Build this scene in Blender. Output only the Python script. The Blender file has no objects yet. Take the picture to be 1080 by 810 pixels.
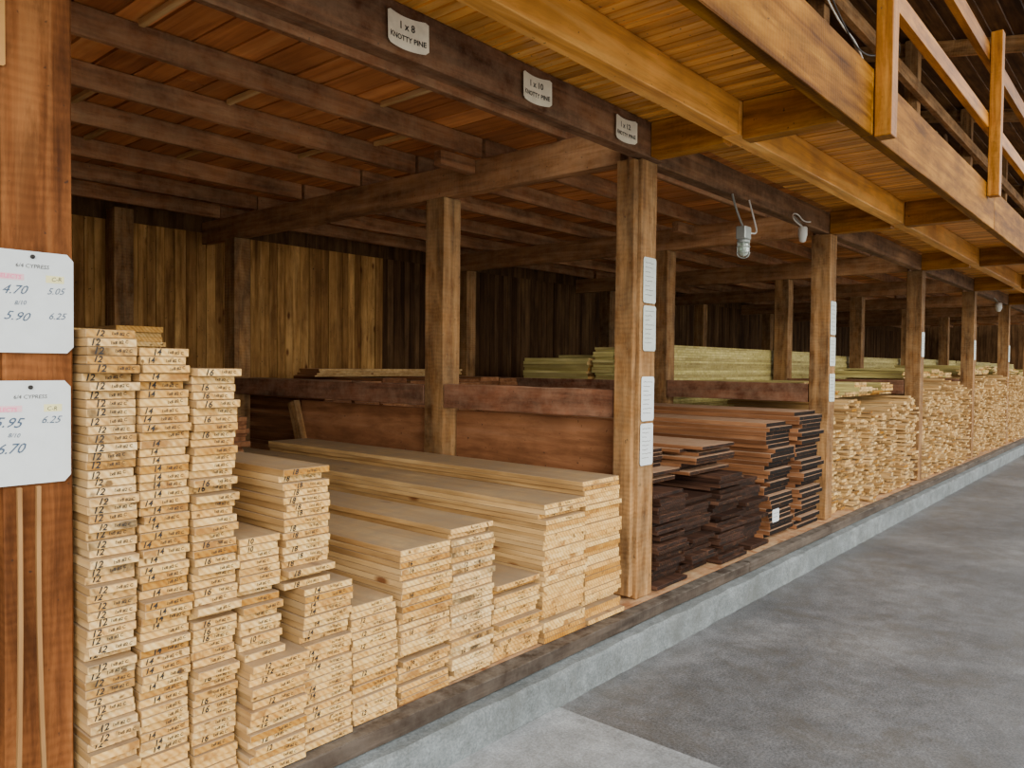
import bpy, bmesh, math, random
from mathutils import Vector, Matrix, Euler
random.seed(7)
COL = bpy.context.scene.collection

# ------------------------------------------------------------------ materials
def nt(name):
    m = bpy.data.materials.new(name); m.use_nodes = True
    n = m.node_tree; n.nodes.clear()
    out = n.nodes.new('ShaderNodeOutputMaterial'); b = n.nodes.new('ShaderNodeBsdfPrincipled')
    n.links.new(b.outputs[0], out.inputs[0])
    return m, n, b
def ramp(n, fac, stops):
    r = n.nodes.new('ShaderNodeValToRGB'); e = r.color_ramp.elements
    e[0].position = stops[0][0]; e[0].color = (*stops[0][1], 1)
    e[1].position = stops[-1][0]; e[1].color = (*stops[-1][1], 1)
    for p, c in stops[1:-1]:
        k = e.new(p); k.color = (*c, 1)
    n.links.new(fac, r.inputs[0]); return r.outputs[0]
def math_(n, op, a, b=None):
    m = n.nodes.new('ShaderNodeMath'); m.operation = op
    for i, v in enumerate((a, b)):
        if v is None: continue
        if isinstance(v, (int, float)): m.inputs[i].default_value = v
        else: n.links.new(v, m.inputs[i])
    return m.outputs[0]
def mixc(n, fac, a, b, mode='MIX'):
    m = n.nodes.new('ShaderNodeMix'); m.data_type = 'RGBA'; m.blend_type = mode
    for s, v in ((0, fac), (6, a), (7, b)):
        if isinstance(v, (int, float)): m.inputs[s].default_value = v
        elif isinstance(v, tuple): m.inputs[s].default_value = (*v, 1)
        else: n.links.new(v, m.inputs[s])
    return m.outputs[2]
def noise(n, vec, scale, detail=4, rough=.55, dist=0):
    t = n.nodes.new('ShaderNodeTexNoise'); t.inputs['Scale'].default_value = scale
    t.inputs['Detail'].default_value = detail; t.inputs['Roughness'].default_value = rough
    t.inputs['Distortion'].default_value = dist
    n.links.new(vec, t.inputs['Vector']); return t.outputs['Fac']
def coords(n, scale=(1, 1, 1)):
    tc = n.nodes.new('ShaderNodeTexCoord'); oi = n.nodes.new('ShaderNodeObjectInfo')
    at = n.nodes.new('ShaderNodeAttribute'); at.attribute_name = 'rnd'
    r = math_(n, 'FRACT', math_(n, 'ADD', oi.outputs['Random'], at.outputs['Fac']))
    off = n.nodes.new('ShaderNodeVectorMath'); off.operation = 'ADD'
    cmb = n.nodes.new('ShaderNodeCombineXYZ')
    s = math_(n, 'MULTIPLY', r, 37.0)
    for i in range(3): n.links.new(s, cmb.inputs[i])
    n.links.new(tc.outputs['Object'], off.inputs[0]); n.links.new(cmb.outputs[0], off.inputs[1])
    mp = n.nodes.new('ShaderNodeMapping'); mp.inputs['Scale'].default_value = scale
    n.links.new(off.outputs[0], mp.inputs[0])
    return off.outputs[0], mp.outputs[0], r
def bump(n, b, h, strength=.3, dist=.01):
    k = n.nodes.new('ShaderNodeBump'); k.inputs['Strength'].default_value = strength
    k.inputs['Distance'].default_value = dist
    n.links.new(h, k.inputs['Height']); n.links.new(k.outputs[0], b.inputs['Normal'])
_wc = {}
def wood(key, axis, dark, mid, light, rough=.75, saw=0.0, knots=False, vary=.35, dust=None, grain=16, grime=0.0, spec=.15, dusty=0.0):
    k = (key, axis)
    if k in _wc: return _wc[k]
    m, n, b = nt(key + '_' + 'xyz'[axis])
    sc = [grain] * 3; sc[axis] = grain * .06
    raw, v, r = coords(n, tuple(sc))
    g = noise(n, v, 1.0, 6, .6, .6)
    c = ramp(n, g, [(.28, dark), (.5, mid), (.72, light)])
    big = noise(n, raw, 2.2, 3)
    c = mixc(n, .75, c, ramp(n, big, [(.3, (.55, .5, .48)), (.7, (1.15, 1.12, 1.1))]), 'MULTIPLY')
    val = ramp(n, r, [(0, (1 - vary, 1 - vary * 1.15, 1 - vary * 1.25)), (1, (1 + vary * .5,) * 3)])
    c = mixc(n, 1.0, c, val, 'MULTIPLY')
    if knots:
        vo = n.nodes.new('ShaderNodeTexVoronoi'); vo.inputs['Scale'].default_value = 3.1
        mp = n.nodes.new('ShaderNodeMapping'); s2 = [1.6] * 3; s2[axis] = .7
        mp.inputs['Scale'].default_value = s2
        n.links.new(raw, mp.inputs[0]); n.links.new(mp.outputs[0], vo.inputs['Vector'])
        kf = ramp(n, vo.outputs['Distance'], [(.05, (1, 1, 1)), (.12, (0, 0, 0))])
        c = mixc(n, kf, c, (.16, .06, .02))
    h = g
    if saw:
        w = n.nodes.new('ShaderNodeTexWave'); w.bands_direction = 'XYZ'[axis]
        w.inputs['Scale'].default_value = 11; w.inputs['Distortion'].default_value = 7
        w.inputs['Detail'].default_value = 3; w.inputs['Detail Scale'].default_value = .5
        n.links.new(raw, w.inputs['Vector'])
        patch = ramp(n, noise(n, raw, 4, 3), [(.4, (0, 0, 0)), (.65, (1, 1, 1))])
        c = mixc(n, math_(n, 'MULTIPLY', patch, saw * .45), c, ramp(n, w.outputs['Fac'], [(.1, (.62, .6, .6)), (.8, (1.15, 1.15, 1.15))]), 'MULTIPLY')
        h = math_(n, 'ADD', math_(n, 'MULTIPLY', w.outputs['Fac'], saw * .5), g)
    if grime:
        mg = n.nodes.new('ShaderNodeMapping'); s3 = [7.0] * 3; s3[axis] = 1.6
        mg.inputs['Scale'].default_value = s3; n.links.new(raw, mg.inputs[0])
        gn = noise(n, mg.outputs[0], 1.3, 7, .72, .4)
        c = mixc(n, grime, c, ramp(n, gn, [(.38, (.30, .26, .24)), (.56, (1, 1, 1)), (.75, (1.2, 1.15, 1.05))]), 'MULTIPLY')
        sp_ = noise(n, raw, 42, 2, .5)
        c = mixc(n, ramp(n, sp_, [(.70, (0, 0, 0)), (.76, (.8, .8, .8))]), c, (.03, .02, .015))
    if dust:
        geo = n.nodes.new('ShaderNodeNewGeometry'); sp = n.nodes.new('ShaderNodeSeparateXYZ')
        n.links.new(geo.outputs['Normal'], sp.inputs[0])
        dn = noise(n, raw, 9, 5, .7)
        up = math_(n, 'MULTIPLY', math_(n, 'MAXIMUM', sp.outputs[2], .0 if dusty else .28), ramp(n, dn, [(.36, (dusty, dusty, dusty)), (.66, (1, 1, 1))]))
        if dusty: up = math_(n, 'MULTIPLY', up, .9)
        c = mixc(n, up, c, dust)
    n.links.new(c, b.inputs['Base Color']); b.inputs['Roughness'].default_value = rough
    b.inputs['Specular IOR Level'].default_value = spec
    bump(n, b, h, .35, .006)
    _wc[k] = m; return m
def post_w(ax): return wood('brown_stain', ax, (.10, .045, .016), (.27, .135, .045), (.45, .265, .11), saw=.8, dust=(.40, .28, .15), grime=.75)
def lpost_w(ax): return wood('warm_lit_timber', ax, (.12, .042, .013), (.31, .118, .033), (.47, .22, .075), saw=.8, grime=.65)  # left front post only: warm light mixed into the red-brown timber colour
def girder_w(ax): return wood('pale_girder', ax, (.15, .065, .026), (.36, .175, .07), (.54, .30, .14), saw=.5, dust=(.46, .30, .17), grime=.5)
def dark_w(ax): return wood('dark_joist', ax, (.15, .058, .024), (.37, .165, .068), (.55, .31, .15), saw=.4, dust=(.50, .34, .19), grime=.6, spec=.3)
def header_w(ax): return wood('weathered_header', ax, (.06, .030, .014), (.16, .08, .036), (.30, .165, .08), saw=.4, dust=(.34, .22, .13), grime=.6)
def orange_w(ax): return wood('orange_stain', ax, (.46, .18, .03), (.80, .38, .075), (.92, .54, .15), rough=.40, grime=.25, spec=.35)
def fascia_w(ax): return wood('fascia_stain', ax, (.16, .055, .006), (.36, .145, .016), (.52, .25, .038), rough=.42, saw=.3, grime=.6)
def fasciab_w(ax): return wood('fascia_board', ax, (.10, .036, .003), (.24, .10, .006), (.38, .18, .016), rough=.6, saw=.3, grime=.6, spec=.08)
def rail_w(ax): return wood('dusty_rail', ax, (.10, .038, .02), (.22, .092, .048), (.34, .165, .095), saw=.2, dust=(.40, .27, .18), grime=.6)
def pine_w(ax): return wood('pine_side', ax, (.36, .20, .07), (.57, .37, .15), (.71, .52, .26), rough=.6, knots=True, vary=.3, dust=(.27, .205, .14), dusty=.5)
def pale_w(ax): return wood('pale_yellow', ax, (.40, .35, .10), (.60, .54, .20), (.74, .68, .33), rough=.6, vary=.4)
def redbrown_w(ax): return wood('redbrown_board', ax, (.14, .058, .025), (.27, .12, .052), (.38, .20, .10), rough=.65, vary=.4, dust=(.40, .27, .18), dusty=.6)
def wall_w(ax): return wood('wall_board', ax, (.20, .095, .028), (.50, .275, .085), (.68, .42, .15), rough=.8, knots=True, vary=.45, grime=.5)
def shaded_board_w(ax): return wood('shaded_board', ax, (.05, .025, .011), (.13, .07, .03), (.20, .115, .045), rough=.85, vary=.5, grime=.5)  # darker copy of the wall boards, with interior shade put into the colour
def ceil_w(ax): return wood('ceiling_plank', ax, (.34, .105, .028), (.64, .25, .075), (.78, .38, .13), rough=.5, vary=.45, spec=.5)

def end_mat(name, stops, stain, dark_amt, vary=.25):
    m, n, b = nt(name)
    raw, v, r = coords(n)
    w = n.nodes.new('ShaderNodeTexWave'); w.wave_type = 'RINGS'; w.rings_direction = 'Y'
    w.inputs['Scale'].default_value = 18; w.inputs['Distortion'].default_value = 3
    w.inputs['Detail'].default_value = 2; n.links.new(raw, w.inputs['Vector'])
    g = noise(n, raw, 14, 5, .7)
    f = math_(n, 'ADD', math_(n, 'MULTIPLY', w.outputs['Fac'], .18), math_(n, 'MULTIPLY', g, .8))
    c = ramp(n, f, stops)
    tint = ramp(n, r, [(0, (1 - vary, 1 - vary * 1.4, 1 - vary * 2.0)), (.25, (1, .88, .68)), (.6, (1, .96, .84)), (1, (1.08, 1.08, 1.08))])
    c = mixc(n, 1.0, c, tint, 'MULTIPLY')
    s = noise(n, raw, 5.5, 4, .65, .8)
    c = mixc(n, ramp(n, s, [(.60 - dark_amt, (0, 0, 0)), (.70 - dark_amt * .5, (.85, .85, .85))]), c, stain)
    vo = noise(n, raw, 31, 2, .4)
    c = mixc(n, ramp(n, vo, [(.67, (0, 0, 0)), (.73, (.85, .85, .85))]), c, (.09, .045, .02))
    n.links.new(c, b.inputs['Base Color']); b.inputs['Roughness'].default_value = .85
    b.inputs['Specular IOR Level'].default_value = .15
    bump(n, b, g, .3, .003)
    return m
END = end_mat('pine_end', [(.25, (.40, .20, .05)), (.5, (.66, .42, .145)), (.75, (.82, .62, .30))], (.27, .12, .03), 0.07, .42)
ENDS = end_mat('pine_end_stained', [(.25, (.42, .24, .08)), (.5, (.68, .46, .20)), (.75, (.83, .67, .38))], (.05, .032, .022), .09, .38)
ENDP = end_mat('tan_end', [(.25, (.26, .145, .045)), (.5, (.56, .37, .15)), (.75, (.78, .61, .33))], (.06, .028, .014), .12, .5)
ENDD = end_mat('dark_end', [(.3, (.010, .006, .005)), (.55, (.028, .014, .010)), (.8, (.11, .05, .028))], (.010, .007, .006), .12, .4)
ENDB = end_mat('black_end', [(.3, (.005, .004, .004)), (.55, (.010, .007, .006)), (.8, (.05, .025, .016))], (.006, .005, .005), .16, .3)

def flat(name, col, rough=.6, metal=0, noise_amt=.1):
    m, n, b = nt(name)
    raw, v, r = coords(n)
    g = noise(n, raw, 20, 4)
    k = 1 - noise_amt
    c = mixc(n, 1.0, (*col,), ramp(n, g, [(.3, (k, k, k)), (.7, (1, 1, 1))]), 'MULTIPLY')
    n.links.new(c, b.inputs['Base Color']); b.inputs['Roughness'].default_value = rough
    b.inputs['Metallic'].default_value = metal
    return m
INK = flat('black_ink', (.015, .013, .013), .6)
GREYINK = flat('grey_ink', (.16, .16, .16), .6)
BLUEINK = flat('blue_marker', (.05, .09, .16), .6)
PINK = flat('pink_marker', (.9, .22, .40), .6)
CARD = flat('white_card', (.64, .70, .74), .25, 0, .08)
GCARD = flat('aged_card', (.50, .56, .52), .35, 0, .2)
YCARD = flat('cream_card', (.82, .76, .60), .5, 0, .2)
METAL = flat('grey_metal', (.36, .40, .38), .45, .6)
WHITEP = flat('white_plastic', (.62, .62, .58), .4)
BLACKW = flat('black_cable', (.02, .02, .02), .5)
m, n, b = nt('jar_glass'); b.inputs['Base Color'].default_value = (.62, .78, .68, 1)
b.inputs['Roughness'].default_value = .2; b.inputs['Transmission Weight'].default_value = .6; GLASS = m

def ground(name, a, bcol, c2, sc, speck, rough=.8, stain=0.0, scol=(.07, .065, .055)):
    m, n, b = nt(name)
    tc = n.nodes.new('ShaderNodeTexCoord'); v = tc.outputs['Object']
    g = noise(n, v, sc, 6, .62, .3); f = noise(n, v, 90, 3, .7); h = noise(n, v, 7.5, 8, .78)
    c = ramp(n, g, [(.32, a), (.52, bcol), (.72, c2)])
    c = mixc(n, .85, c, ramp(n, h, [(.3, (.5, .49, .47)), (.62, (1.14, 1.14, 1.14))]), 'MULTIPLY')
    c = mixc(n, speck, c, ramp(n, f, [(.35, (.45, .45, .45)), (.65, (1.45, 1.45, 1.45))]), 'MULTIPLY')
    if stain:
        st = noise(n, v, 2.3, 9, .8, 1.0)
        c = mixc(n, ramp(n, st, [(.48, (0, 0, 0)), (.62, (stain, stain, stain))]), c, scol)
    n.links.new(c, b.inputs['Base Color']); b.inputs['Roughness'].default_value = rough
    bump(n, b, math_(n, 'ADD', f, h), .35, .006)
    return m
ASPH = ground('worn_asphalt', (.08, .084, .092), (.13, .136, .148), (.22, .225, .235), .8, .7, .5, .6, (.085, .078, .068))
CONC = ground('pale_concrete', (.22, .24, .26), (.29, .31, .335), (.37, .39, .41), 1.2, .4, .7, .25)
CURB = ground('curb_concrete', (.13, .15, .16), (.17, .195, .21), (.22, .25, .265), 2.0, .5, .85, .5, (.09, .095, .09))
BOUNCE_GRAVEL = ground('bounce_gravel', (.50, .47, .42), (.60, .57, .52), (.70, .68, .63), 1.2, .5)
SOIL = ground('soil', (.10, .08, .05), (.16, .13, .08), (.2, .2, .1), 1.0, .5)

# ------------------------------------------------------------------ helpers
def mk(name, mesh, loc=(0, 0, 0), rot=(0, 0, 0), label=None, cat=None, group=None, parent=None, kind=None):
    o = bpy.data.objects.new(name, mesh); o.location = loc; o.rotation_euler = rot
    COL.objects.link(o)
    if label: o['label'] = label
    if cat: o['category'] = cat
    if group: o['group'] = group
    if kind: o['kind'] = kind
    if parent: o.parent = parent
    return o
def timber_mesh(sx, sy, sz, mat, bev=.004, jit=.003, segs=8, sub_axis=None, bow=0.0):
    bm = bmesh.new()
    bmesh.ops.create_cube(bm, size=1)
    for v in bm.verts: v.co = Vector((v.co.x * sx, v.co.y * sy, v.co.z * sz))
    ax = sub_axis if sub_axis is not None else max(range(3), key=lambda i: (sx, sy, sz)[i])
    L = (sx, sy, sz)[ax]
    if bev: bmesh.ops.bevel(bm, geom=list(bm.edges), offset=bev, segments=1, affect='EDGES')
    for i in range(1, segs):
        p = Vector((0, 0, 0)); p[ax] = -L / 2 + L * i / segs; no = Vector((0, 0, 0)); no[ax] = 1
        bmesh.ops.bisect_plane(bm, geom=bm.verts[:] + bm.edges[:] + bm.faces[:], plane_co=p, plane_no=no)
    for v in bm.verts:
        for i in range(3):
            if i != ax: v.co[i] += random.uniform(-jit, jit)
        if bow: v.co.x += bow * (1 - (2 * v.co[ax] / L) ** 2)
    me = bpy.data.meshes.new('timber'); bm.to_mesh(me); bm.free(); me.materials.append(mat)
    return me
def timber(name, x0, x1, y0, y1, z0, z1, matf, label, cat, group=None, parent=None, rot=(0, 0, 0), kind=None, **kw):
    s = (x1 - x0, y1 - y0, z1 - z0); ax = max(range(3), key=lambda i: s[i])
    me = timber_mesh(*s, matf(ax) if callable(matf) else matf, **kw)
    return mk(name, me, ((x0 + x1) / 2, (y0 + y1) / 2, (z0 + z1) / 2), rot, label, cat, group, parent, kind)
def boxes_mesh(name, boxes, mats):
    V = []; F = []; MI = []; R = []
    for (cx, cy, cz, sx, sy, sz, rz, rx, mi, ei, ea) in boxes:
        M = Euler((rx, 0, rz)).to_matrix(); o = len(V)
        for dx in (-.5, .5):
            for dy in (-.5, .5):
                for dz in (-.5, .5):
                    p = M @ Vector((dx * sx, dy * sy, dz * sz)); V.append((p.x + cx, p.y + cy, p.z + cz))
        fs = [((0, 1, 3, 2), 0), ((4, 6, 7, 5), 0), ((0, 4, 5, 1), 1), ((2, 3, 7, 6), 1), ((0, 2, 6, 4), 2), ((1, 5, 7, 3), 2)]
        r = random.random()
        for f, a in fs:
            F.append(tuple(i + o for i in f)); MI.append(ei if a == ea else mi); R.append(r)
    me = bpy.data.meshes.new(name); me.from_pydata(V, [], F)
    for m in mats: me.materials.append(m)
    me.polygons.foreach_set('material_index', MI)
    at = me.attributes.new('rnd', 'FLOAT', 'FACE'); at.data.foreach_set('value', R)
    me.update(); return me
_tc = {}
def text_data(s, size, align='CENTER', shear=0.0, space=1.0, bold=0.0):
    k = (s, size, align, shear, bold)
    if k in _tc: return _tc[k]
    cu = bpy.data.curves.new('t', 'FONT'); cu.body = s; cu.size = size; cu.align_x = align; cu.align_y = 'CENTER'
    cu.shear = shear; cu.resolution_u = 2; cu.offset = bold; cu.space_line = space
    o = bpy.data.objects.new('t', cu); COL.objects.link(o)
    dg = bpy.context.evaluated_depsgraph_get(); dg.update()
    me = bpy.data.meshes.new_from_object(o.evaluated_get(dg)); bpy.data.objects.remove(o)
    vs = [tuple(v.co) for v in me.vertices]; fs = [tuple(p.vertices) for p in me.polygons]
    _tc[k] = (vs, fs); return _tc[k]
def face_text_mesh(items, mat, yoff=0.0, curve=None, rot=0.0):
    V = []; F = []
    ca, sa = math.cos(rot), math.sin(rot)
    for (s, size, x, z, bo, sh) in items:
        vs, fs = text_data(s, size, 'CENTER', sh, 1.0, bo); o = len(V)
        for a, b_, _ in vs:
            X = a * ca - b_ * sa + x; Z = a * sa + b_ * ca + z
            V.append((X, yoff - (curve(X) if curve else 0), Z))
        F += [tuple(i + o for i in f) for f in fs]
    me = bpy.data.meshes.new('lettering'); me.from_pydata(V, [], F); me.materials.append(mat); return me
def tube(name, pts, r, mat, parent=None, **kw):
    cu = bpy.data.curves.new(name, 'CURVE'); cu.dimensions = '3D'; cu.bevel_depth = r; cu.bevel_resolution = 2
    sp = cu.splines.new('NURBS' if len(pts) > 2 else 'POLY'); sp.points.add(len(pts) - 1)
    for p, q in zip(sp.points, pts): p.co = (*q, 1)
    if len(pts) > 2: sp.use_endpoint_u = True; sp.order_u = 3
    o = bpy.data.objects.new(name, cu); COL.objects.link(o)
    dg = bpy.context.evaluated_depsgraph_get(); dg.update()
    me = bpy.data.meshes.new_from_object(o.evaluated_get(dg)); bpy.data.objects.remove(o)
    me.materials.clear(); me.materials.append(mat)
    return mk(name, me, parent=parent, **kw)
def lathe(name, prof, mat, loc, parent=None, seg=20, **kw):
    V = []; F = []
    for r, z in prof:
        for i in range(seg):
            a = 2 * math.pi * i / seg; V.append((r * math.cos(a), r * math.sin(a), z))
    for j in range(len(prof) - 1):
        for i in range(seg):
            k = (i + 1) % seg; F.append((j * seg + i, j * seg + k, (j + 1) * seg + k, (j + 1) * seg + i))
    F.append(tuple(range(seg))[::-1]); F.append(tuple((len(prof) - 1) * seg + i for i in range(seg)))
    me = bpy.data.meshes.new(name); me.from_pydata(V, [], F); me.materials.append(mat)
    for p in me.polygons: p.use_smooth = len(p.vertices) == 4
    return mk(name, me, loc, parent=parent, **kw)

# ------------------------------------------------------------------ setting
PX = [.66, 3.85, 7.04, 10.3, 13.5, 16.7, 19.9, 23.1, 26.3, 29.5]
PW = .17; PY = 2.35; PT = .24
def struct(name, x0, x1, y0, y1, z0, z1, mat, label):
    me = timber_mesh(x1 - x0, y1 - y0, z1 - z0, mat, bev=0, jit=0, segs=1)
    return mk(name, me, ((x0 + x1) / 2, (y0 + y1) / 2, (z0 + z1) / 2), label=label, kind='structure')
struct('floor', 2.85, 60, -3.5, 2.15, -.2, 0, ASPH, 'worn stained blue-grey asphalt driveway floor')
struct('floor.001', -14, 2.845, -3.5, 2.15, -.2, .004, CONC, 'pale grey concrete apron slab')
struct('floor.004', -40, 60, -45, -3.505, -.2, -.01, BOUNCE_GRAVEL, 'unseen pale gravel yard, added to bounce light up to the ceiling')  # invented ground out of view, kept pale to throw light under the ceiling
struct('floor.002', -14, 32, 2.31, 7.6, -.2, PT - .005, dark_w(0), 'dark dusty raised timber floor under the racks')
struct('floor.003', 32.01, 90, 2.16, 60, -.4, -.05, SOIL, 'bare ground outside beyond the shed')

def curb():
    bm = bmesh.new(); prof = [(2.15, -.1), (2.15, .145), (2.165, .160), (2.30, .166), (2.30, -.1)]
    xs = [-6 + i * .12 for i in range(310)]
    rows = []
    for x in xs:
        rows.append([bm.verts.new((x, y + random.uniform(-.005, .005), z + (random.uniform(-.005, .005) if z > 0 else 0))) for y, z in prof])
    for a, c in zip(rows, rows[1:]):
        for i in range(4): bm.faces.new((a[i], c[i], c[i + 1], a[i + 1]))
    bm.normal_update()
    me = bpy.data.meshes.new('curb'); bm.to_mesh(me); bm.free(); me.materials.append(CURB)
    mk('trim_1', me, label='stained blue-grey concrete curb along the rack', kind='structure')
curb()
x = -6
while x < 31:
    L = random.uniform(3.2, 4.2)
    timber('timber_sill', x, x + L - .01, 2.22, 2.305, .170, PT - .003, lambda a: wood('sill', a, (.045, .036, .03), (.085, .068, .055), (.15, .125, .105), saw=.3, dust=(.16, .14, .12), grime=.5),
           'dark weathered timber sill lying on the concrete curb', 'beam', 'timber sills on the curb')
    x += L
bx = []
x = -2.6
while x < 31.9:
    w = random.choice([.085, .10, .115]); k = 0 if x < 6.2 else 1  # farther boards take the copy with shade in its colour
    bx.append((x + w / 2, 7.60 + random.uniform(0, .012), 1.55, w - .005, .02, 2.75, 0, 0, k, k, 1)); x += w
me = boxes_mesh('wall_back', bx, [wall_w(2), shaded_board_w(2)]); mk('wall_back', me, label='brown knotty vertical board wall behind the racks, shade coloured into its farther part', kind='structure')
struct('wall_back.001', -2.6, 32, 7.65, 7.70, 0, 6.7, shaded_board_w(2), 'dark board backing of the shed rear wall')
struct('wall_left_lightblock', -2.66, -2.6, 2.3, 7.7, .0, 6.2, dark_w(2), 'unseen dark timber end wall, added to keep light out of the racks')  # out of view, put here to stop light entering from the left
struct('wall_right', 32.0, 32.06, 3.9, 7.7, 0, 6.2, shaded_board_w(2), 'dark timber end wall with an open doorway')
struct('wall_right.001', 32.0, 32.06, 2.3, 3.9, 2.4, 6.2, shaded_board_w(2), 'dark boards above the open doorway')
bx = []
x = -2.6
while x < 31:
    w = random.choice([.17, .2, .23]); y = 2.36
    while y < 7.6:
        L = min(random.uniform(1.6, 3.0), 7.6 - y)
        bx.append((x + w / 2, y + L / 2, 3.165 + random.uniform(0, .004), w - .016, L - .006, .025, 0, 0, 0, 0, 1)); y += L
    x += w
me = boxes_mesh('ceiling', bx, [ceil_w(1)]); mk('ceiling', me, label='red-brown plank ceiling with lighter seams', kind='structure')
struct('ceiling.001', -2.6, 31, 2.36, 7.62, 3.181, 3.21, pine_w(0), 'upper storey floor boards, pale to imitate light through the ceiling seams')  # pale layer above the plank gaps stands in for light shining through
bx = []
y = .5
while y < 8:
    z = 5.3 + (y - .5) * .18; bx.append((14.2, y + .1, z, 34, .19, .03, 0, math.atan(.18), 0, 0, 0)); y += .2
me = boxes_mesh('ceiling_roof', bx, [shaded_board_w(0)]); mk('ceiling.002', me, label='dark board underside of the shed roof', kind='structure')

# ------------------------------------------------------------------ posts and beams
rows_y = [PY, 3.98, 6.85]
for i, px in enumerate(PX):
    for j, y in enumerate(rows_y):
        if i > 7 and j > 0: continue
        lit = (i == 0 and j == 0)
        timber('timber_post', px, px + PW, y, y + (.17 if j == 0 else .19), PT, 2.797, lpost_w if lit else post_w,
               'orange-red rough-sawn timber post carrying price cards' if lit else
               ('golden-brown rough-sawn timber post on the curb' if j == 0 else 'red-brown rough-sawn timber post inside the rack'),
               'post', 'front posts' if j == 0 else 'inner posts', jit=.002)
timber('timber_post', 2.93, 3.1, 7.3, 7.47, PT, 2.998, post_w, 'dark timber post in front of the board wall', 'post', 'inner posts')
timber('timber_plank', 3.80, 3.845, 2.37, 2.49, .26, 2.79, post_w, 'narrow rough plank nailed to the timber post', 'plank')
timber('header_beam', -.9, 4.03, 2.31, 2.40, 2.80, 3.0, lambda a: wood('signbeam', a, (.08, .034, .015), (.20, .09, .04), (.36, .19, .09), saw=.2, dust=(.40, .27, .17), grime=.6),
       'dark red-brown header beam carrying size cards', 'beam', jit=.002)
for a, b_ in zip(PX[1:], PX[2:]):
    timber('header_beam', a + PW + .02, b_ + PW, 2.37, 2.46, 2.80, 2.985, header_w, 'dark brown weathered header beam between posts', 'beam', 'header beams')
yj = [2.95, 3.62, 4.30, 5.0, 5.75, 6.5, 7.2]
for k, y in enumerate(yj):
    xs = -2.5
    for L in (6.4, 6.5, 6.4, 6.4, 6.4):
        d = random.uniform(-.03, .03)
        timber('ceiling_joist', xs, xs + L - .02, y + d, y + d + .045, 3.02, 3.151, dark_w, 'dusty brown ceiling joist under the planks', 'joist', 'ceiling joists', jit=.002)
        xs += L
for i, px in enumerate(PX[:8]):
    timber('cross_girder', px + .035, px + .125, 2.52, 7.55, 2.80, 3.017, girder_w, 'brown cross girder running over the posts', 'beam', 'cross girders', jit=.0015)
for i in (1, 2):
    timber('spacer_block', PX[i] - .30, PX[i] + .03, 3.70, 3.77, 2.92, 3.018, dark_w, 'short weathered spacer block under the joists', 'block', 'spacer blocks', segs=2, jit=.001)
for xb, ya, yb in ((1.55, 3.0, 3.6), (2.35, 3.68, 4.28), (2.95, 3.0, 3.6), (1.2, 4.36, 4.98), (3.3, 4.36, 4.98), (2.1, 5.06, 5.73), (.9, 3.68, 4.28), (2.75, 5.06, 5.73), (1.75, 4.36, 4.98), (3.45, 3.68, 4.28)):
    timber('bridging_strip', xb, xb + .03, ya + .035, yb + .0, 3.12, 3.151, pine_w, 'pale thin bridging strip between ceiling joists', 'strip', 'bridging strips', segs=2, jit=.001)
for i, px in enumerate(PX[:6]):
    if i == 0: continue
    timber('waist_rail', px, px + .07, 2.53, 3.97, 1.29, 1.46, rail_w, 'dusty red-brown waist rail between posts', 'rail', 'waist rails')
    if i < 3: timber('waist_rail', px, px + .07, 4.18, 6.84, 1.30, 1.45, rail_w, 'dusty red-brown waist rail between posts', 'rail', 'waist rails')
PAN = wood('panel', 1, (.22, .09, .04), (.38, .175, .082), (.46, .24, .13), rough=.5, vary=.1, grain=8, grime=.45)
timber('divider_board', 3.96, 3.985, 2.56, 3.95, .42, 1.27, PAN, 'smooth reddish plywood sheet below the waist rail', 'plywood sheet', 'divider boards', jit=.001)
timber('divider_board', 3.96, 3.985, 4.19, 5.9, .42, 1.27, PAN, 'smooth reddish plywood sheet below the waist rail', 'plywood sheet', 'divider boards', jit=.001)
timber('slanted_brace', 3.88, 3.94, 5.75, 5.85, .45, 1.28, post_w, 'slanted dark brace against the plywood sheet', 'brace', rot=(-.35, 0, 0))

# ------------------------------------------------------------------ upper walkway
timber('fascia_beam', -2.4, 4.2, 1.21, 1.27, 2.80, 3.14, fasciab_w, 'orange-brown stained fascia beam of the walkway', 'beam', 'fascia beams', jit=.0015)
xs = 4.21
for L in (3.5, 3.4, 3.3, 3.3, 3.3, 3.3, 3.3, 3.3):
    timber('fascia_beam', xs, xs + L - .01, 1.21, 1.27, 2.80, 3.14, fasciab_w, 'orange-brown stained fascia beam of the walkway', 'beam', 'fascia beams', jit=.0015)
    xs += L
xs = -2.4
for L in (6.24, 3.2, 3.2, 3.25, 3.25, 3.2, 3.2, 3.2, 3.2):
    timber('walkway_beam', xs, xs + L - .01, 1.76, 1.86, 2.82, 3.0, orange_w, 'bright orange-stained beam beneath the walkway deck', 'beam', 'walkway beams', jit=.001)
    xs += L
for i, px in enumerate(PX):
    if i == 0: continue
    timber('walkway_bearer', px + .02, px + .12, 1.862, 2.308 if i == 1 else 2.368, 2.80, 3.001, fascia_w, 'orange-brown bearer from post to fascia beneath the walkway', 'beam', 'walkway bearers', segs=4, jit=.001)
    timber('walkway_bearer', px + .02, px + .12, 1.272, 1.758, 2.80, 3.001, fascia_w, 'orange-brown bearer from post to fascia beneath the walkway', 'beam', 'walkway bearers', segs=4, jit=.001)
bx = []
x = -2.4
while x < 30:
    w = .058; bx.append((x + w / 2, 1.81, 3.017 + random.uniform(0, .003), w - random.uniform(.010, .013), 1.06, .03, 0, 0, 0, 0, 1)); x += w
me = boxes_mesh('deck', bx, [orange_w(1)]); mk('walkway_deck', me, label='orange narrow-slatted deck of the overhead walkway', cat='walkway deck')
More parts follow.
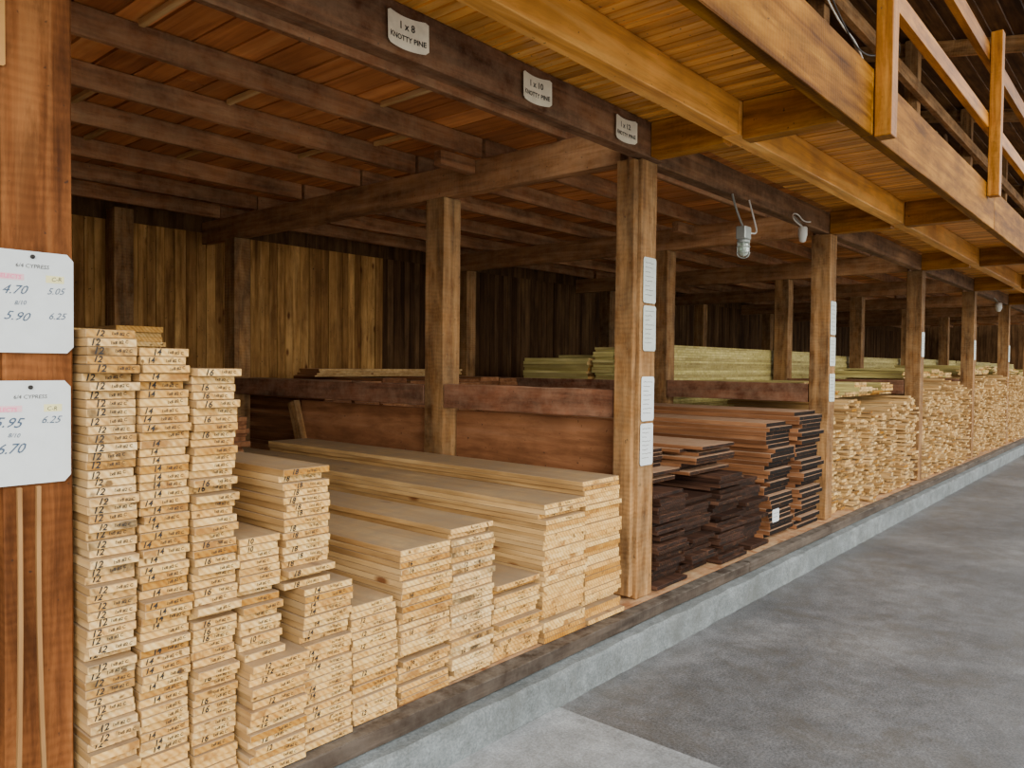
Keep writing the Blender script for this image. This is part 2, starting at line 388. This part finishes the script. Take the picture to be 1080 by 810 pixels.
rail = mk('walkway_railing', None, (4.3, 1.2, 2.8), label='orange-brown timber railing along the overhead walkway', cat='railing')
def part(nm, x0, x1, y0, y1, z0, z1, mf, par, **kw):
    o = timber(nm, x0, x1, y0, y1, z0, z1, mf, None, None, **kw); o.parent = par
    o.matrix_parent_inverse = Matrix.Translation(par.location).inverted(); return o
for i, px in enumerate((4.22, 7.32, 10.6, 13.8, 17.1, 20.4, 23.7)):
    part('railing_post', px, px + .10, 1.12, 1.205, 2.79 if i == 0 else 3.02, 4.35, fascia_w, rail, jit=.0015)
part('top_rail', 4.2, 29, 1.208, 1.26, 4.12, 4.26, fascia_w, rail)
part('middle_rail', 4.2, 29, 1.208, 1.26, 3.58, 3.70, fascia_w, rail)
for i, px in enumerate(PX[1:9]):
    timber('upper_post', px, px + .15, 2.45, 2.6, 3.215, 5.60, post_w, 'dark timber post on the upper storey', 'post', 'upper storey posts')
    timber('upper_post', px, px + .15, 5.0, 5.15, 3.215, 6.05, post_w, 'dark timber post on the upper storey', 'post', 'upper storey posts')
    timber('roof_rafter', px + .16, px + .22, .6, 7.4, 5.12, 5.3, post_w, 'dark brown timber rafter under the roof', 'rafter', 'roof rafters', rot=(math.atan(.18), 0, 0)).location.z = 5.79
timber('upper_beam', 3.6, 29, 2.37, 2.44, 4.2, 4.36, post_w, 'dark rack beam on the upper storey', 'beam', 'upper storey beams')
timber('upper_beam', 3.6, 29, 2.37, 2.44, 4.85, 5.0, post_w, 'dark rack beam on the upper storey', 'beam', 'upper storey beams')
for k in range(14):
    xx = 5.0 + k * .62; h = random.uniform(1.2, 2.0)
    timber('leaning_plank', xx, xx + random.uniform(.10, .18), 2.66, 2.69, 3.225, 3.225 + h, random.choice((header_w, post_w, dark_w)), 'dark plank standing upright on the upper storey', 'plank', 'planks on the upper storey', rot=(-.05, random.uniform(-.06, .06), 0), jit=.001)

# ------------------------------------------------------------------ pine boards
T = .025
def board_mesh(w, L, mats, t=T, texts=(), seed=0):
    rs = random.Random(seed)
    bm = bmesh.new(); bmesh.ops.create_cube(bm, size=1)
    for v in bm.verts: v.co = Vector((v.co.x * w, (v.co.y + .5) * L, (v.co.z + .5) * (t - .0010)))
    bmesh.ops.bevel(bm, geom=list(bm.edges), offset=.0018, segments=1, affect='EDGES')
    for v in bm.verts:
        v.co.z += rs.uniform(-.0002, .0002); v.co.x += rs.uniform(-.001, .001)
    bm.normal_update()
    for f in bm.faces: f.material_index = 1 if abs(f.normal.y) > .9 else 0
    for (s, size, x, bo, sh) in texts:
        vs, fs = text_data(s, size, 'CENTER', sh, 1.0, bo)
        a_ = rs.uniform(-.12, .12); zz = rs.uniform(-.06, .06) * t
        nv = [bm.verts.new((a * math.cos(a_) - b_ * math.sin(a_) + x, -.0012, min(t * .97, max(0, a * math.sin(a_) + b_ * math.cos(a_) + t * .5 + zz)))) for a, b_, _ in vs]
        for f in fs:
            try: q = bm.faces.new([nv[i] for i in f]); q.material_index = 2
            except ValueError: pass
    me = bpy.data.meshes.new('lumber_board'); bm.to_mesh(me); bm.free()
    for m in mats: me.materials.append(m)
    return me
STACK = [
 (.845, .985, 2.30, PT, 1.69, 2.1, '12', 'pale pine board in a tall stack, end marked 12', ENDS),
 (.993, 1.145, 2.30, PT, 1.64, 2.1, '14', 'pale pine board in a tall stack, end marked 14', END),
 (1.153, 1.303, 2.30, PT, 1.58, 2.1, '16', 'pale pine board in a tall stack, end marked 16', END),
 (1.312, 1.53, 2.24, PT, .62, 2.1, '12', 'pine board in the lower tier of a knee-high stack', END),
 (1.312, 1.467, 2.30, .62, 1.02, 2.0, '10', 'narrow pine board on top of a stepped stack', END),
 (1.542, 1.752, 2.28, PT, .81, 2.1, '14', 'pine board in the lower tier of a waist-high stack', END),
 (1.485, 1.68, 2.32, .81, 1.23, 2.0, '18', 'wide pine board on top of a waist-high stack', END),
 (1.765, 1.988, 2.30, PT, .69, 1.8, '12', 'short orange-tinted pine board in a low stack', END),
 (2.00, 2.28, 2.30, PT, .86, 2.3, '16', 'wide smooth pine board in a wide stack', END),
 (2.292, 2.562, 2.31, PT, .90, 2.2, '12', 'orange-tinted pine board with stained end', ENDS),
 (2.575, 2.91, 2.32, PT, .59, 2.0, '10', 'wide pine board in a low stack', END),
 (2.925, 3.275, 2.31, PT, .92, 4.2, '16', 'long smooth pine board in a long stack', END),
 (3.29, 3.64, 2.33, PT, .99, 3.0, '14', 'long pine board with pinkish face by the post', END),
]
hidden = []; count = 0
for si, (x0, x1, y, z0, z1, L, num, lab, em) in enumerate(STACK):
    w = x1 - x0; n_ = max(1, round((z1 - z0) / T)); t = (z1 - z0) / n_
    variants = []
    for vi in range(7):
        tx = []
        p = {0: .95, 1: .75, 2: .75}.get(si, .4)
        if random.random() < p: tx.append((num, t * random.uniform(.95, 1.15), random.uniform(-.36, -.15) * w, .0007, .25))
        if random.random() < .85: tx.append(('1x%d #2 C' % (8 if si < 5 else 12 if si > 7 else 10), t * .52, random.uniform(.05, .22) * w, .0003, .1))
        variants.append(board_mesh(w - .004, L, [pine_w(1), em, INK], t, tx, si * 10 + vi))
    zlim = {0: .47, 1: .40, 2: .34, 12: .91, 11: .80}.get(si, 0)
    wob = 0
    for k in range(n_):
        z = z0 + k * t
        lim = .002 if x1 < 1.8 else .004
        wob = max(-lim, min(lim, wob + random.uniform(-.002, .002)))
        dx = wob; dy = random.uniform(-.011, .011) + (random.choice([-.025, .03]) if random.random() < .12 else 0)
        if z < zlim:
            hidden.append(((x0 + x1) / 2 + dx, y + dy + L / 2, z + t / 2, w - .006, L, t - .0016, 0, 0, 0, 1, 1)); continue
        o = mk('lumber_board', random.choice(variants), ((x0 + x1) / 2 + dx, y + dy, z + .0005), (0, 0, random.uniform(-.0005, .0005)),
               lab, 'board', 'pine boards stacked on the sill')
        if random.random() < .35:
            f = random.uniform(.92, .99); o.scale.x = f; o.location.x += random.choice((-1, 1)) * (1 - f) * w * .4
        count += 1
print('BOARDS', count)
bx = list(hidden)
def col(x0, x1, y0, L, z0, z1, t, dxy, si, ei, messy=0.0, ea=1):
    z = z0
    while z < z1:
        tt = t * random.uniform(.8, 1.25)
        if ea == 1:
            bx.append(((x0 + x1) / 2 + random.uniform(-1, 1) * dxy * .5, y0 + L / 2 + random.uniform(-1, 1) * dxy, z + tt / 2,
                   (x1 - x0) * random.uniform(.85, 1.05), L * random.uniform(.95, 1), tt - .0015, random.uniform(-1, 1) * messy, random.uniform(-1, 1) * messy * .3, si, ei, 1))
        else:
            bx.append(((x0 + x1) / 2 + random.uniform(-1, 1) * dxy, y0 + L / 2 + random.uniform(-1, 1) * .01, z + tt / 2,
                   (x1 - x0) * random.uniform(.97, 1.0), L, tt - .003, 0, 0, si, ei, 0))
        z += tt
for xx in (.95, 1.25, 1.55, 1.87): col(xx, xx + .3, 4.65, 2.6, PT, 1.80 + random.uniform(-.03, .06), .03, .03, 0, 1, .004)
for xx in (2.25, 2.57): col(xx, xx + .3, 4.9, 2.4, PT, 1.2, .03, .03, 4, 4, .004)
for j, xx in enumerate((4.2, 4.55, 4.9, 5.25, 5.6, 5.95, 6.3, 6.65)):
    col(xx, xx + .33, 5.9, 1.6, PT, 1.42, .04, .02, 4, 4, .002)
col(4.6, 6.7, 6.6, .35, 1.46, 1.53, .02, .03, 0, 4, 0, 0)
for bi in range(2, 9):
    xa = PX[bi] + PW + .05; xb = PX[bi + 1] - .05; x = xa
    top = [0, 0, 1.20, 1.38, 1.42, 1.42, 1.36, 1.36, 1.3][bi]
    while x < xb - .1:
        w = random.uniform(.09, .18); w = min(w, xb - x)
        col(x, x + w - .004, 2.36 + random.uniform(-.04, .06), 1.2, PT, top + random.uniform(-.22, .10), .023, .05, 0, 3, .03)
        x += w
    for j in range(6): col(xa + .05 + j * .47, xa + .5 + j * .47, 2.6, 1.2, top + .10, top + random.uniform(.12, .24), .023, .03, 2, 3, .02)
x = 7.32
while x < 30:
    L = min(random.uniform(4.6, 5.2), 31.3 - x)
    for k in range(3): col(x, x + L - .03, 4.22 + k * .30, .28, PT, 1.80 - k * .01 + random.uniform(-.02, .02), .028, .004 if x < 8 else .015, 2, 2, 0, 0)
    x += L
for x in (7.3, 7.65, 8.0): col(x, x + .33, 5.14, 1.0, PT, 1.70 + random.uniform(-.02, .02), .032, .01, 2, 3, .002)
me = boxes_mesh('lumber_stock', bx, [pine_w(1), END, pale_w(1), ENDP, redbrown_w(1)])
mk('lumber_stock', me, label='dense stacks of pale yellow rough boards filling the farther bays', cat='boards', kind='stuff')

# ------------------------------------------------------------------ dark boards, bay 2
def dark_stack(x0, x1, y, z0, z1, L, t, lab, sm, em, rough_=.03, rz=.003, grp='dark rough boards in the second bay'):
    w = x1 - x0; vs = [board_mesh(w * f, L, [sm(1), em, INK], t, (), int(x0 * 100) + i) for i, f in enumerate((.98, .90, .80, .95))]
    n_ = round((z1 - z0) / t)
    for k in range(n_):
        vi = random.randrange(4); slack = w * (.02, .10, .18, .05)[vi] * .4
        mk('rough_board', vs[vi], ((x0 + x1) / 2 + random.uniform(-slack, slack), y + random.uniform(-rough_, rough_), z0 + k * t + .0005),
           (0, 0, random.uniform(-rz, rz)), lab, 'board', grp)
bark = lambda a: wood('dark_rough', a, (.02, .01, .007), (.055, .026, .016), (.15, .075, .045), vary=.5)
dark_stack(4.08, 4.47, 2.38, PT, .82, 2.6, .024, 'blackish-brown rough-sawn board in a low ragged stack', bark, ENDD, .05)
dark_stack(4.50, 4.89, 2.40, PT, .74, 2.6, .026, 'dark brown rough board with split end', bark, ENDD, .06)
dark_stack(4.92, 5.36, 2.38, PT, .83, 2.6, .025, 'blackish-brown rough board in a ragged stack', bark, ENDD, .05)
dark_stack(5.40, 5.82, 2.42, PT, .74, 2.6, .030, 'dark brown rough board beside a tall black-ended stack', bark, ENDD, .06)
dark_stack(5.90, 6.40, 2.42, PT, 1.16, 2.9, .034, 'wide red-brown board with black painted end', redbrown_w, ENDB, .035)
dark_stack(6.43, 6.98, 2.38, PT, 1.22, 2.9, .034, 'wide red-brown board with black painted end', redbrown_w, ENDB, .045)
dark_stack(4.1, 4.62, 2.56, .85, 1.05, 2.5, .025, 'wide flat red-brown board on top of a dark stack', redbrown_w, ENDD, .08, .008)
dark_stack(4.72, 5.34, 2.5, .86, 1.05, 2.5, .025, 'wide flat red-brown board on top of a dark stack', redbrown_w, ENDD, .10, .010)

# ------------------------------------------------------------------ cards and signs
def card(name, x0, x1, y, z0, z1, mat, items, ink, label, marks=(), curl=.0, parts=None, cat='sign', lean=0, group=None):
    w = x1 - x0; h = z1 - z0; r = min(w, h) * .08
    bm = bmesh.new(); N = 14
    fr = lambda x: curl * (abs(x) / (w / 2)) ** 2
    cols_ = []
    for i in range(N + 1):
        u = -w / 2 + w * i / N; e = w / 2 - abs(u)
        hh = h / 2 - (r - math.sqrt(max(0, r * r - (r - e) ** 2)) if e < r else 0)
        sag = curl * .5 * (u / w) ** 2 * 4
        cols_.append([bm.verts.new((u, yy - fr(u), zz + sag)) for yy in (-.002, 0) for zz in (-hh, hh)])
    for a, c in zip(cols_, cols_[1:]):
        bm.faces.new((a[0], c[0], c[1], a[1])); bm.faces.new((a[2], a[3], c[3], c[2]))
        bm.faces.new((a[0], a[2], c[2], c[0])); bm.faces.new((a[1], c[1], c[3], a[3]))
    for a in (cols_[0], cols_[-1]): bm.faces.new((a[0], a[1], a[3], a[2]))
    bmesh.ops.recalc_face_normals(bm, faces=bm.faces)
    me = bpy.data.meshes.new(name); bm.to_mesh(me); bm.free(); me.materials.append(mat)
    o = mk(name, me, ((x0 + x1) / 2, y, (z0 + z1) / 2), (0, lean, 0), label, cat, group)
    for it in items: mk('lettering', face_text_mesh([it], ink, -.0032, fr), parent=o)
    for (nm, mt, its) in marks:
        for it in its: mk(nm, face_text_mesh([it], mt, -.0034, fr, random.uniform(-.08, .08)), parent=o)
    return o
def strokes(par, rows, w, mat, size=.008):
    bx2 = []
    for (z, xa, xb) in rows:
        x = xa
        while x < xb:
            L = random.uniform(.005, .014); bx2.append((x + L / 2, -.003, z + random.uniform(-.002, .002), L, .0008, size * .28, 0, 0, 0, 0, 1)); x += L + .006
    mk('handwriting', boxes_mesh('handwriting', bx2, [mat]), parent=par, kind='stuff')
def hilite(par, x, z, w, h, mat, nm):
    mk(nm, boxes_mesh(nm, [(x, -.0026, z, w, .0006, h, 0, 0, 0, 0, 1), ], [mat]), parent=par)
PALEY = flat('pale_yellow_highlight', (.80, .76, .38), .5)
PALEP = flat('pale_pink_highlight', (.80, .50, .55), .5)
s1 = card('price_card', .605, .828, 2.339, 1.62, 1.893, CARD,
     [('6/4 CYPRESS', .015, .01, .096, .0, .1)], INK, 'white laminated price card with handwritten prices on the post',
     marks=[('price_lettering', BLUEINK, [('4.70', .034, -.035, .030, .0, .45), ('5.05', .025, .065, .032, .0, .45), ('5.90', .034, -.03, -.040, .0, .45), ('6.25', .025, .068, -.036, .0, .45), ('8/10', .016, -.02, -.004, 0, .3)]),
            ('pink_lettering', PINK, [('SELECTS', .015, -.045, .065, .0004, .1)]), ('yellow_lettering', INK, [('C-R', .016, .068, .065, .0, .2)])])
s2 = card('price_card', .600, .820, 2.339, 1.265, 1.545, CARD,
     [('6/4 CYPRESS', .015, .01, .096, .0, .1)], INK, 'white laminated price card with larger handwritten prices on the post',
     marks=[('price_lettering', BLUEINK, [('5.95', .038, -.045, .028, .0002, .45), ('6.25', .028, .058, .032, .0, .45), ('6.70', .038, -.04, -.042, .0002, .45), ('8/10', .016, -.03, -.006, 0, .3)]),
            ('pink_lettering', PINK, [('SELECTS', .015, -.05, .063, .0004, .1)]), ('yellow_lettering', INK, [('C-R', .016, .062, .063, .0, .2)])])
for s in (s1, s2):
    lathe('pushpin', [(.006, 0), (.006, .004), (.003, .008), (.001, .009)], INK, (0.01, -.003, .122), s, 10).rotation_euler = (math.pi / 2, 0, 0)
    hilite(s, .065, .065, .045, .02, PALEY, 'yellow_highlight'); hilite(s, -.045, .065, .07, .017, PALEP, 'pink_highlight')
for xx, zz, t1 in ((2.02, 2.885, '1 x 8'), (2.82, 2.885, '1 x 10'), (3.59, 2.88, '1 x 12')):
    card('size_card', xx - .105, xx + .105, 2.306, zz - .06, zz + .065, YCARD,
         [(t1, .040, 0, .025, .0010, 0), ('KNOTTY PINE', .029, 0, -.022, .0008, 0)], INK,
         'curling cream size card reading %s KNOTTY PINE' % t1.replace(' ', ''), curl=.014, lean=random.uniform(-.05, .05), group='size cards on the beam')
for (z0, z1, mt, xa) in ((1.97, 2.235, GCARD, 0), (1.69, 1.955, GCARD, 0.005), (1.28, 1.54, CARD, -.005), (1.02, 1.265, CARD, -.01)):
    c = card('price_card', 3.87 + xa, 4.01 + xa, 2.345, z0, z1, mt, [], INK, 'small laminated lumber price list pinned to the post', group='price lists on the post')
    h = z1 - z0
    strokes(c, [(h * (.38 - .10 * q), -.05, .04 - (q % 3) * .02) for q in range(8)], .12, GREYINK, .014)
for (z0, z1) in ((1.9, 2.2), (1.62, 1.88), (1.3, 1.55)):
    c = card('price_card', 7.06, 7.2, 2.345, z0, z1, GCARD, [], INK, 'small laminated lumber price list pinned to the post', group='price lists on the post')
    strokes(c, [((z1 - z0) * (.36 - .12 * q), -.05, .04) for q in range(7)], .12, GREYINK, .014)
for px in PX[3:6]:
    c = card('price_card', px + .02, px + .15, 2.345, 1.75, 2.05, GCARD, [], INK, 'small laminated lumber price list pinned to the post', group='price lists on the post')
    strokes(c, [(.1 - .03 * q, -.05, .04) for q in range(6)], .12, GREYINK, .014)
c = card('stock_tag', 5.80, 5.93, 2.335, .40, .50, CARD, [], INK, 'small white tag on the dark board stack')
strokes(c, [(.02, -.05, .05), (-.01, -.05, .03)], .1, INK, .012)
card('corner_card', .60, .668, 2.345, 2.37, 2.55, flat('yellow_card', (.60, .30, .07), .5), [], INK, 'worn orange card fixed high on the post')
stripm = lambda a: wood('strip_wood', a, (.22, .11, .035), (.38, .21, .08), (.52, .33, .14), vary=.2)
for a, l, bw in ((.676, .014, .006), (.738, -.018, -.008)):
    timber('wood_strip', a, a + .011, 2.314, 2.328, .24, 1.26, stripm, 'thin bowed brown wooden strip standing against the post', 'strip', 'strips against the post', rot=(-.008, l, 0), segs=8, jit=.0006, bev=.001, bow=bw)

# ------------------------------------------------------------------ lamps
def jar_lamp(x, y, z, lab, name='cage_lamp'):
    e = mk(name, None, (x, y, z), label=lab, cat='lamp')
    timber('junction_box', -.05, .05, -.035, .035, -.06, .03, METAL, None, None, parent=e, segs=1, jit=0, bev=.006)
    lathe('glass_jar', [(.030, -.06), (.036, -.09), (.036, -.14), (.028, -.165), (.008, -.175)], GLASS, (0, 0, 0), e)
    lathe('lamp_collar', [(.040, -.058), (.044, -.065), (.044, -.08), (.038, -.085)], METAL, (0, 0, 0), e)
    for k in range(6):
        a = k * math.pi / 3 + .4; ca, sa = math.cos(a), math.sin(a)
        tube('guard_wire', [(.042 * ca, .042 * sa, -.08), (.046 * ca, .046 * sa, -.13), (.044 * ca, .044 * sa, -.18), (.0, 0, -.188)], .003, METAL, e)
    for zz in (-.11, -.15):
        tube('guard_ring', [(.047 * math.cos(t * .5236), .047 * math.sin(t * .5236), zz) for t in range(13)], .003, METAL, e)
    return e
lp = jar_lamp(5.07, 2.28, 2.54, 'grey-green boxy caged lamp beneath the header beam')
tube('conduit', [(.05, 0, 0), (.16, 0, 0), (.22, 0, .02), (.24, .02, .08), (.24, .07, .26)], .006, WHITEP, lp)
tube('hanger_pipe', [(0, 0, .02), (0, .05, .12), (0, .087, .265)], .008, METAL, lp)
lp2 = mk('socket_lamp', None, (6.2, 2.29, 2.70), label='small white socket fixture with looping cable on the beam', cat='lamp')
lathe('socket_body', [(.028, .03), (.035, .02), (.035, -.04), (.03, -.05), (.024, -.085), (.01, -.095)], WHITEP, (0, 0, 0), lp2)
tube('cable', [(0, 0, .03), (-.10, .03, .06), (-.08, .06, .13), (.05, .06, .15), (.2, .065, .10), (.36, .07, .13)], .005, WHITEP, lp2)
tube('stem', [(0, 0, .02), (0, .04, .08), (0, .075, .12)], .009, METAL, lp2)
lp4 = mk('socket_lamp', None, (15.2, 2.29, 2.70), label='small white socket fixture on the beam between far posts', cat='lamp')
lathe('socket_body', [(.035, .03), (.05, .02), (.05, -.06), (.03, -.11), (.01, -.12)], WHITEP, (0, 0, 0), lp4)
tube('stem', [(0, 0, .02), (0, .04, .08), (0, .075, .12)], .009, METAL, lp4)
lp3 = jar_lamp(9.2, 2.30, 4.25, 'grey caged lamp fixed to the upper storey beam')
tube('hanger_pipe', [(0, 0, .02), (0, .04, .04), (0, .065, .05)], .010, METAL, lp3)
tube('power_cable', [(5.9, 2.2, 4.9), (6.6, 2.15, 4.4), (7.4, 2.15, 4.35), (8.3, 2.1, 4.9), (9.0, 2.35, 4.9)], .007, BLACKW, label='black power cable looping along the upper storey', cat='cable')
tube('power_cable', [(6.3, 2.36, 5.0), (6.9, 2.3, 4.6), (7.6, 2.3, 4.62), (8.2, 2.36, 4.36)], .008, WHITEP, label='pale cable drooping between upper storey beams', cat='cable')

# ------------------------------------------------------------------ foliage outside the far doorway
m, n, b = nt('leaves'); raw, v, r = coords(n)
c = ramp(n, r, [(0, (.06, .16, .02)), (.5, (.16, .34, .05)), (1, (.38, .55, .12))]); n.links.new(c, b.inputs['Base Color'])
b.inputs['Roughness'].default_value = .6; LEAF = m
V = []; F = []; R = []
for i in range(5000):
    p = Vector((36 + random.uniform(-1, 1.5), random.uniform(1, 9), random.uniform(0, 4)))
    s = random.uniform(.12, .3); M = Euler([random.uniform(0, 6) for _ in range(3)]).to_matrix(); o = len(V)
    for q in ((-s, 0, 0), (0, -s * .5, 0), (s, 0, 0), (0, s * .5, 0)): V.append(tuple(p + M @ Vector(q)))
    F.append((o, o + 1, o + 2, o + 3)); R.append(random.random())
me = bpy.data.meshes.new('hedge'); me.from_pydata(V, [], F); at = me.attributes.new('rnd', 'FLOAT', 'FACE'); at.data.foreach_set('value', R)
me.materials.append(LEAF); mk('hedge', me, label='bright green leafy hedge outside the shed', cat='hedge', kind='stuff')

# ------------------------------------------------------------------ light and camera
w = bpy.data.worlds.new('World'); bpy.context.scene.world = w; w.use_nodes = True
bg = w.node_tree.nodes['Background']; bg.inputs[0].default_value = (1.0, .98, .93, 1); bg.inputs[1].default_value = 2.5
sun = bpy.data.lights.new('sun', 'SUN'); sun.energy = 3.4; sun.angle = .8; sun.color = (1, .94, .80)
so = bpy.data.objects.new('sun', sun); COL.objects.link(so)
so.rotation_euler = Vector((.50, .75, -.42)).to_track_quat('-Z', 'Y').to_euler()

cam = bpy.data.cameras.new('Camera'); cam.sensor_width = 36; cam.lens = 811 / 1080 * 36; cam.clip_start = .05
co = bpy.data.objects.new('Camera', cam); COL.objects.link(co)
yaw = math.atan(700 / 811); p = math.atan(20 / 811)
d = Vector((math.cos(yaw) * math.cos(p), math.sin(yaw) * math.cos(p), -math.sin(p)))
q = d.to_track_quat('-Z', 'Y').to_matrix().to_4x4()
co.matrix_world = Matrix.Translation((0, 0, 1.6)) @ q @ Matrix.Rotation(.010, 4, 'Z')
bpy.context.scene.camera = co
